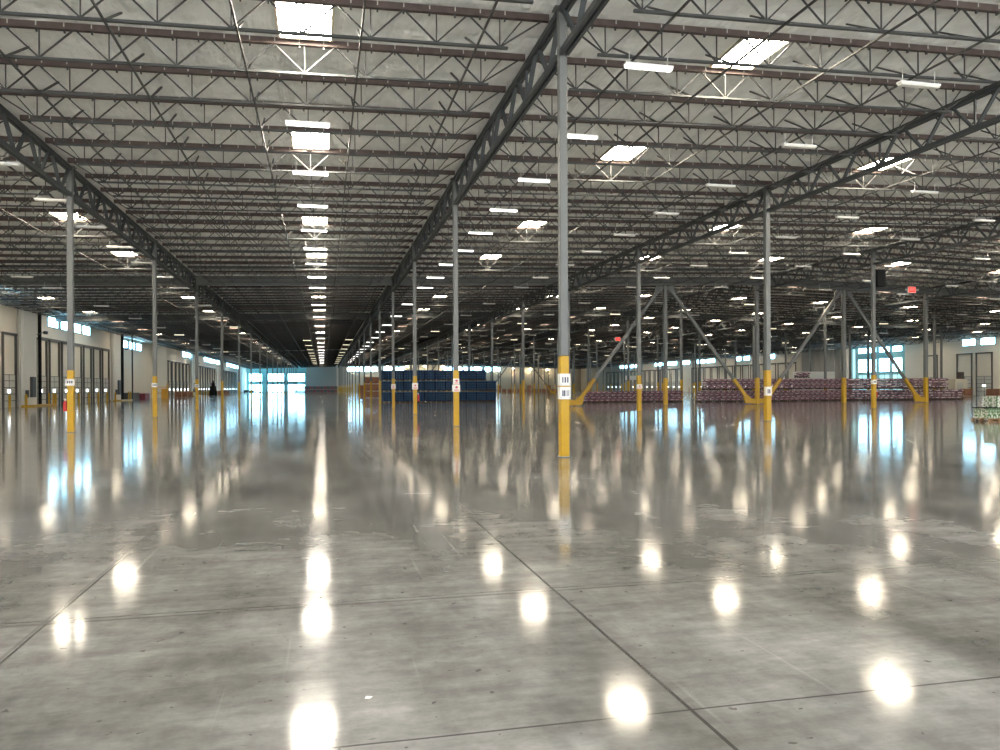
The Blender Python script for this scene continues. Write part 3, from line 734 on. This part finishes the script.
tv, tf, tm, off = [], [], [], 0
arr = []
for me_ in bags[:3]:
    arr.append((np.array([v.co[:] for v in me_.vertices]), np.array([list(p_.vertices) for p_ in me_.polygons])))
for b in rest:
    q = random.randrange(3); tv.append(arr[q][0] + np.array(b[:3])); tf.append(arr[q][1] + off); rr = 0 if random.random() < .66 else 1; tm += [rr] * 48 + [2] * (len(arr[q][1]) - 48); off += len(arr[q][0])
tv = np.concatenate(tv); tf = np.concatenate(tf)
me_ = bpy.data.meshes.new('bag_rest'); me_.from_pydata(tv.tolist(), [], tf.tolist()); me_.materials.append(M['bag']); me_.materials.append(M['bagdark']); me_.materials.append(M['bagpale'])
me_.polygons.foreach_set('material_index', tm)
tag(link('bag', me_), 'hundreds more purple bags behind and right of the nearer ones', 'bag', None, 'stuff')

# pallet of goods at the right edge
for (x, y, nm, n) in ((29.55, 29.2, 'left', 0), (30.85, 29.2, 'right', 1)):
    o = tag(link('pallet', palm, None, (x, y, 0)), 'wooden pallet on the floor under green goods at right edge, %s one' % nm, 'pallet', 'pallets at the right edge')
    for k in range(4):
        tag(link('potted_plant_pack', MB().bevbox(-.13, .13, -.4, .4, 0, .46, .02).mesh('potted_plant_pack', M['green'])), 'green and white pack on the %s floor pallet, %s from left' % (nm, ORD[k]), 'pack', 'green packs on the floor pallets').location = (x - .43 + k * .29, y, .145)
    tag(link('slip_sheet', MB().box(-.62, .62, -.5, .5, 0, .025).mesh('slip_sheet', M['black'])), 'black sheet lying over the %s row of green packs' % nm, 'sheet').location = (x, y, .61)
for k, (x, z) in enumerate(((29.75, .64), (30.3, .64), (30.85, .64), (29.75, .90), (30.3, .90), (30.85, .90))):
    bx = tag(link('carton', MB().bevbox(-.26, .26, -.4, .4, 0, .25, .015).mesh('carton', M['greenbox']), None, (x, 29.2, z)), 'white carton with dark green print, %s layer, %s at right edge' % (('lower', 'upper')[k // 3], ('left', 'middle', 'right')[k % 3]), 'carton', 'white cartons at the right edge')

# brown cartons on pallets left of the blue stack and other far goods
ctn = MB().bevbox(-.58, .58, -.48, .48, .145, 1.1, .02)
def ctn_mesh():
    b = MB()
    for i in range(3):
        for j in range(3): b.box(-.58 + i * .39, -.58 + i * .39 + .375, -.48, .48, .145 + j * .32, .145 + j * .32 + .305)
    return b.mesh('cartons', M['carton'])
ctm = ctn_mesh()
def carton_load(x, y, z, label, group, m_=None, rz=0):
    o = thing('carton_pallet', label, 'pallet load', (x, y, z), group, rz); link('pallet', palm, o); link('cartons', m_ or ctm, o)
for c in range(2):
    for t in range(3):
        carton_load(6.7 + c * 1.25, 122, t * 1.12, 'brown carton pallet load left of the blue stack, %s tier, %s stack' % (('bottom', 'middle', 'top')[t], ('left', 'right')[c]), 'brown carton loads by the blue stack')
random.seed(11)
for k in range(5):
    carton_load(7.3 + .5 * k, 150 + 13 * k, 0, 'small brown pallet load between the aisle columns, %s from the blue stack' % ORD[k], 'pallet loads along the nearest column row', None, .3)
    if k % 2: carton_load(7.3 + .5 * k, 150 + 13 * k, 1.12, 'brown pallet load stacked on another, %s from the blue stack' % ORD[k], 'pallet loads along the nearest column row', None, .3)
for k in range(17):
    carton_load(47 + 1.75 * k, 228 + .6 * k, 0, 'red brown pallet load in the far row behind the blue stack, %s from left' % ORD[k], 'far row of brown pallet loads')
    if k in (0, 2, 3, 9, 13): carton_load(47 + 1.75 * k, 228 + .6 * k, 1.12, 'red brown load stacked on top of the far row, above the %s load' % ORD[k], 'far row of brown pallet loads')
dkm = MB()
for i in range(3):
    for j in range(4): dkm.box(-.58 + i * .39, -.58 + i * .39 + .36, -.48, .48, .145 + j * .25, .145 + j * .25 + .22)
dkm = dkm.mesh('cartons', M['maroon']); dk2 = dkm.copy(); dk2.materials[0] = M['dark']
for k in range(12):
    carton_load(-9.0 + 1.2 * k, 276 + (k % 3) * .3, 0, 'dark pallet load at the far end of the main aisle, bottom, %s from left' % ORD[k], 'dark pallet loads at far end', dkm if k % 2 else dk2)
    if k > 0: carton_load(-9.0 + 1.2 * k, 276 + (k % 3) * .3, 1.15, 'dark pallet load at the far end of the main aisle, upper, %s from left' % ORD[k], 'dark pallet loads at far end', dk2 if k % 2 else dkm)
# yellow guard rail at far end of the aisle column row
for k in range(3):
    g = MB(); x = 5.4 + k * 1.1; y = 262 - k * 12
    for s in (-1, 1): g.box(x + s * 1.0 - .08, x + s * 1.0 + .08, y - .08, y + .08, 0, 1.7)
    for z in (.5, 1.0, 1.5): g.box(x - 1.0, x + 1.0, y - .13, y - .05, z, z + .28)
    tag(link('guard_rail', g.mesh('guard_rail', M['yellow'])), 'yellow guard rail at the far end of nearest column row, %s from far end' % ORD[k], 'guard rail', 'yellow guard rails')
# left wall clutter
def crate_rack(x, y, label):
    o = thing('storage_rack', label, 'rack', (x, y, 0), None)
    for sx in (0, 2.4):
        for sy in (0, 1.0): link('post', MB().box(sx, sx + .09, sy, sy + .09, 0, 2.6).mesh('post', M['orange']), o)
    for z in (.9, 1.9): link('shelf', MB().box(.09, 2.4, 0, 1.09, z, z + .12).mesh('shelf', M['orange']), o)
crate_rack(-28.2, 139.5, 'orange and yellow storage rack by the end of the wall recess')
o = tag(link('steel_cabinet', MB().bevbox(-.5, .5, -.5, .5, 0, 1.7, .03).mesh('steel_cabinet', M['orange']), None, (-26.8, 143.4, 0)), 'yellow steel cabinet at the corner of the wall recess', 'cabinet')
tag(link('dock_plate', MB().bevbox(-1, 1, -3.6, 3.6, 0, 1.1, .05).mesh('dock_plate', M['dark']), None, (-29.0, 126.5, 0)), 'low dark covered pile in the left wall recess', 'pile')
tag(link('wrapped_load', MB().bevbox(-.7, .7, -1.6, 1.6, 0, .95, .08).mesh('wrapped_load', M['maroon']), None, (-27.9, 131.8, 0)), 'maroon wrapped load on the floor by the left wall recess', 'pallet load')
for k in range(3):
    carton_load(-26.6, 155 + 6 * k, 0, 'brown pallet load against left dock doors, %s beyond the recess' % ORD[k], 'pallet loads by the left docks')
tall = MB()
for z0, z1, r in ((0, 1.2, .95), (1.2, 2.3, .75), (2.3, 3.0, .45), (3.0, 3.6, .15)): tall.cyl(0, 0, z0, z1, r, 10)
tag(link('covered_machine', tall.mesh('covered_machine', M['black']), None, (-26.2, 199, 0)), 'tall black covered machine standing by the left docks', 'machine')
for k in range(3):
    carton_load(-25.4 + .2 * k, 206 + 5 * k, 0, 'brown pallet load beside the tall black machine, %s behind it' % ORD[k], 'pallet loads by the black machine')
    tag(link('paper_bundle', MB().bevbox(-.5, .5, -.4, .4, 0, .3, .04).mesh('paper_bundle', M['white']), None, (-25.4 + .2 * k, 206 + 5 * k, 1.1)), 'white bundle on the %s brown load behind the black machine' % ORD[k], 'bundle')
for k in range(2): tag(link('cart', MB().bevbox(-.8, .8, -.5, .5, .15, 1.1, .05).box(-.7, -.5, -.4, .4, 0, .15).box(.5, .7, -.4, .4, 0, .15).mesh('cart', M['dark']), None, (-27.0 + 1.9 * k, 290, 0)), 'dark cart before the far glazed wall, %s one' % ('left', 'right')[k], 'cart')
# electrical zones on the left wall: pilaster, cabinets, conduits, curb with posts
def elec(y, lab):
    o = thing('electrical_station', 'electrical station with cabinets and conduits on the left wall, %s' % lab, 'electrical station', (XL, y, 0), 'electrical stations')
    link('pilaster', MB().box(0, .55, -3.0, 0.5, 0, 9.6).mesh('pilaster', M['white']), o)
    link('downpipe', MB().cyl(.3, -3.3, 0, 9.5, .14, 10).mesh('downpipe', M['galv']), o)
    link('black_pipe', MB().cyl(.35, 2.0, 0, 9.5, .17, 10).mesh('black_pipe', M['black']), o)
    c = link('cabinet', MB().bevbox(.56, .8, -1.4, -.4, .9, 2.9, .02).mesh('cabinet', M['dark']), o)
    link('cabinet', MB().bevbox(.56, .78, -2.6, -2.2, .9, 1.6, .02).mesh('cabinet', M['dark']), o)
    link('wall_fan', MB().bar((.3, 1.35, 7.2), (1.1, 1.35, 7.5), .07).cyl(1.1, 1.35, 7.25, 7.55, .22, 10).mesh('wall_fan', M['dark']), o)
    link('curb', MB().box(0, 1.5, -3.2, 3.2, 0, .16).mesh('curb', M['yellow']), o)
    for yy in (1.6, 2.9): link('post', MB().cyl(1.3, yy, .16, 1.3, .09, 8).mesh('post', M['yellow']), o)
elec(85.1, 'nearest one'); elec(118.0, 'just before the wall recess'); elec(183, 'beyond the wall recess')
for k, y in enumerate((120.3,)):
    tag(link('vertical_pipe', MB().cyl(XL + .4, y, 0, 9.6, .12, 8).mesh('vertical_pipe', M['black'])), 'black vertical pipe on the left wall near the recess', 'pipe')
tag(link('vertical_pipe', MB().cyl(-27.8, 124.6, 0, 9.7, .11, 8).mesh('vertical_pipe', M['chord'])), 'thin grey pipe standing at the near side of the wall recess', 'pipe')
# right side goods by the wall
carton_load(91.2, 94.5, 0, 'low brown pallet load before the right dock doors, left one', 'pallet loads by the right docks')
for k in range(3): carton_load(92.5 + 1.3 * k, 91.2, 0, 'low brown pallet load before the right dock doors, %s of the right group' % ORD[k], 'pallet loads by the right docks')
o = thing('packing_machine', 'cream machine cabinet beyond the right end of the bag stack', 'machine', (98.2, 103.4, 0))
link('body', MB().bevbox(-1.2, 1.2, -.8, .8, 0, 2.6, .05).mesh('body', M['tan']), o); link('panel', MB().box(-.8, .3, -.84, -.8, .8, 2.0).mesh('panel', M['galv']), o)
link('control_box', MB().box(.2, .8, -.5, .3, 2.6, 3.7).mesh('control_box', M['nailer']), o)
tag(link('partition', MB().box(0, 8.5, 0, .3, 0, 4.2).mesh('partition', M['white']), None, (82.7, 124, 0)), 'long low cream partition showing above the bag stack', 'partition')
tag(link('banner', MB().box(0, 3.6, 0, .05, 3.2, 4.2).box(.2, .3, .05, .15, 0, 4.1).box(3.3, 3.4, .05, .15, 0, 4.1).mesh('banner', M['white']), None, (68, 168, 0)), 'small white board on two posts far right', 'sign')

# paper scraps on the floor
scr = MB().poly([(0, 0), (.05, .005), (.055, .03), (.02, .035)], 0, .03); 
for k, (x, y) in enumerate(((4.75, 4.2), (5.35, 4.45), (3.6, 3.05), (.25, 4.2), (8.2, 6.9))):
    b = MB(); b.v = [(0, 0, .001), (.035, .004, .006), (.04, .025, .001), (.01, .03, .004), (0, 0, .0), (.035, .004, .003), (.04, .025, 0), (.01, .03, .001)]
    b.f = [(0, 1, 2, 3), (7, 6, 5, 4), (0, 4, 5, 1), (1, 5, 6, 2), (2, 6, 7, 3), (3, 7, 4, 0)]; b.m = [0] * 6
    tag(link('paper_scrap', b.mesh('paper_scrap', M['debris']), None, (x, y, 0.001), k), 'tiny white paper scrap on the concrete, %s from the camera' % ('second nearest', 'third nearest', 'nearest', 'alone beside the aisle glare', 'farthest')[k], 'scrap')
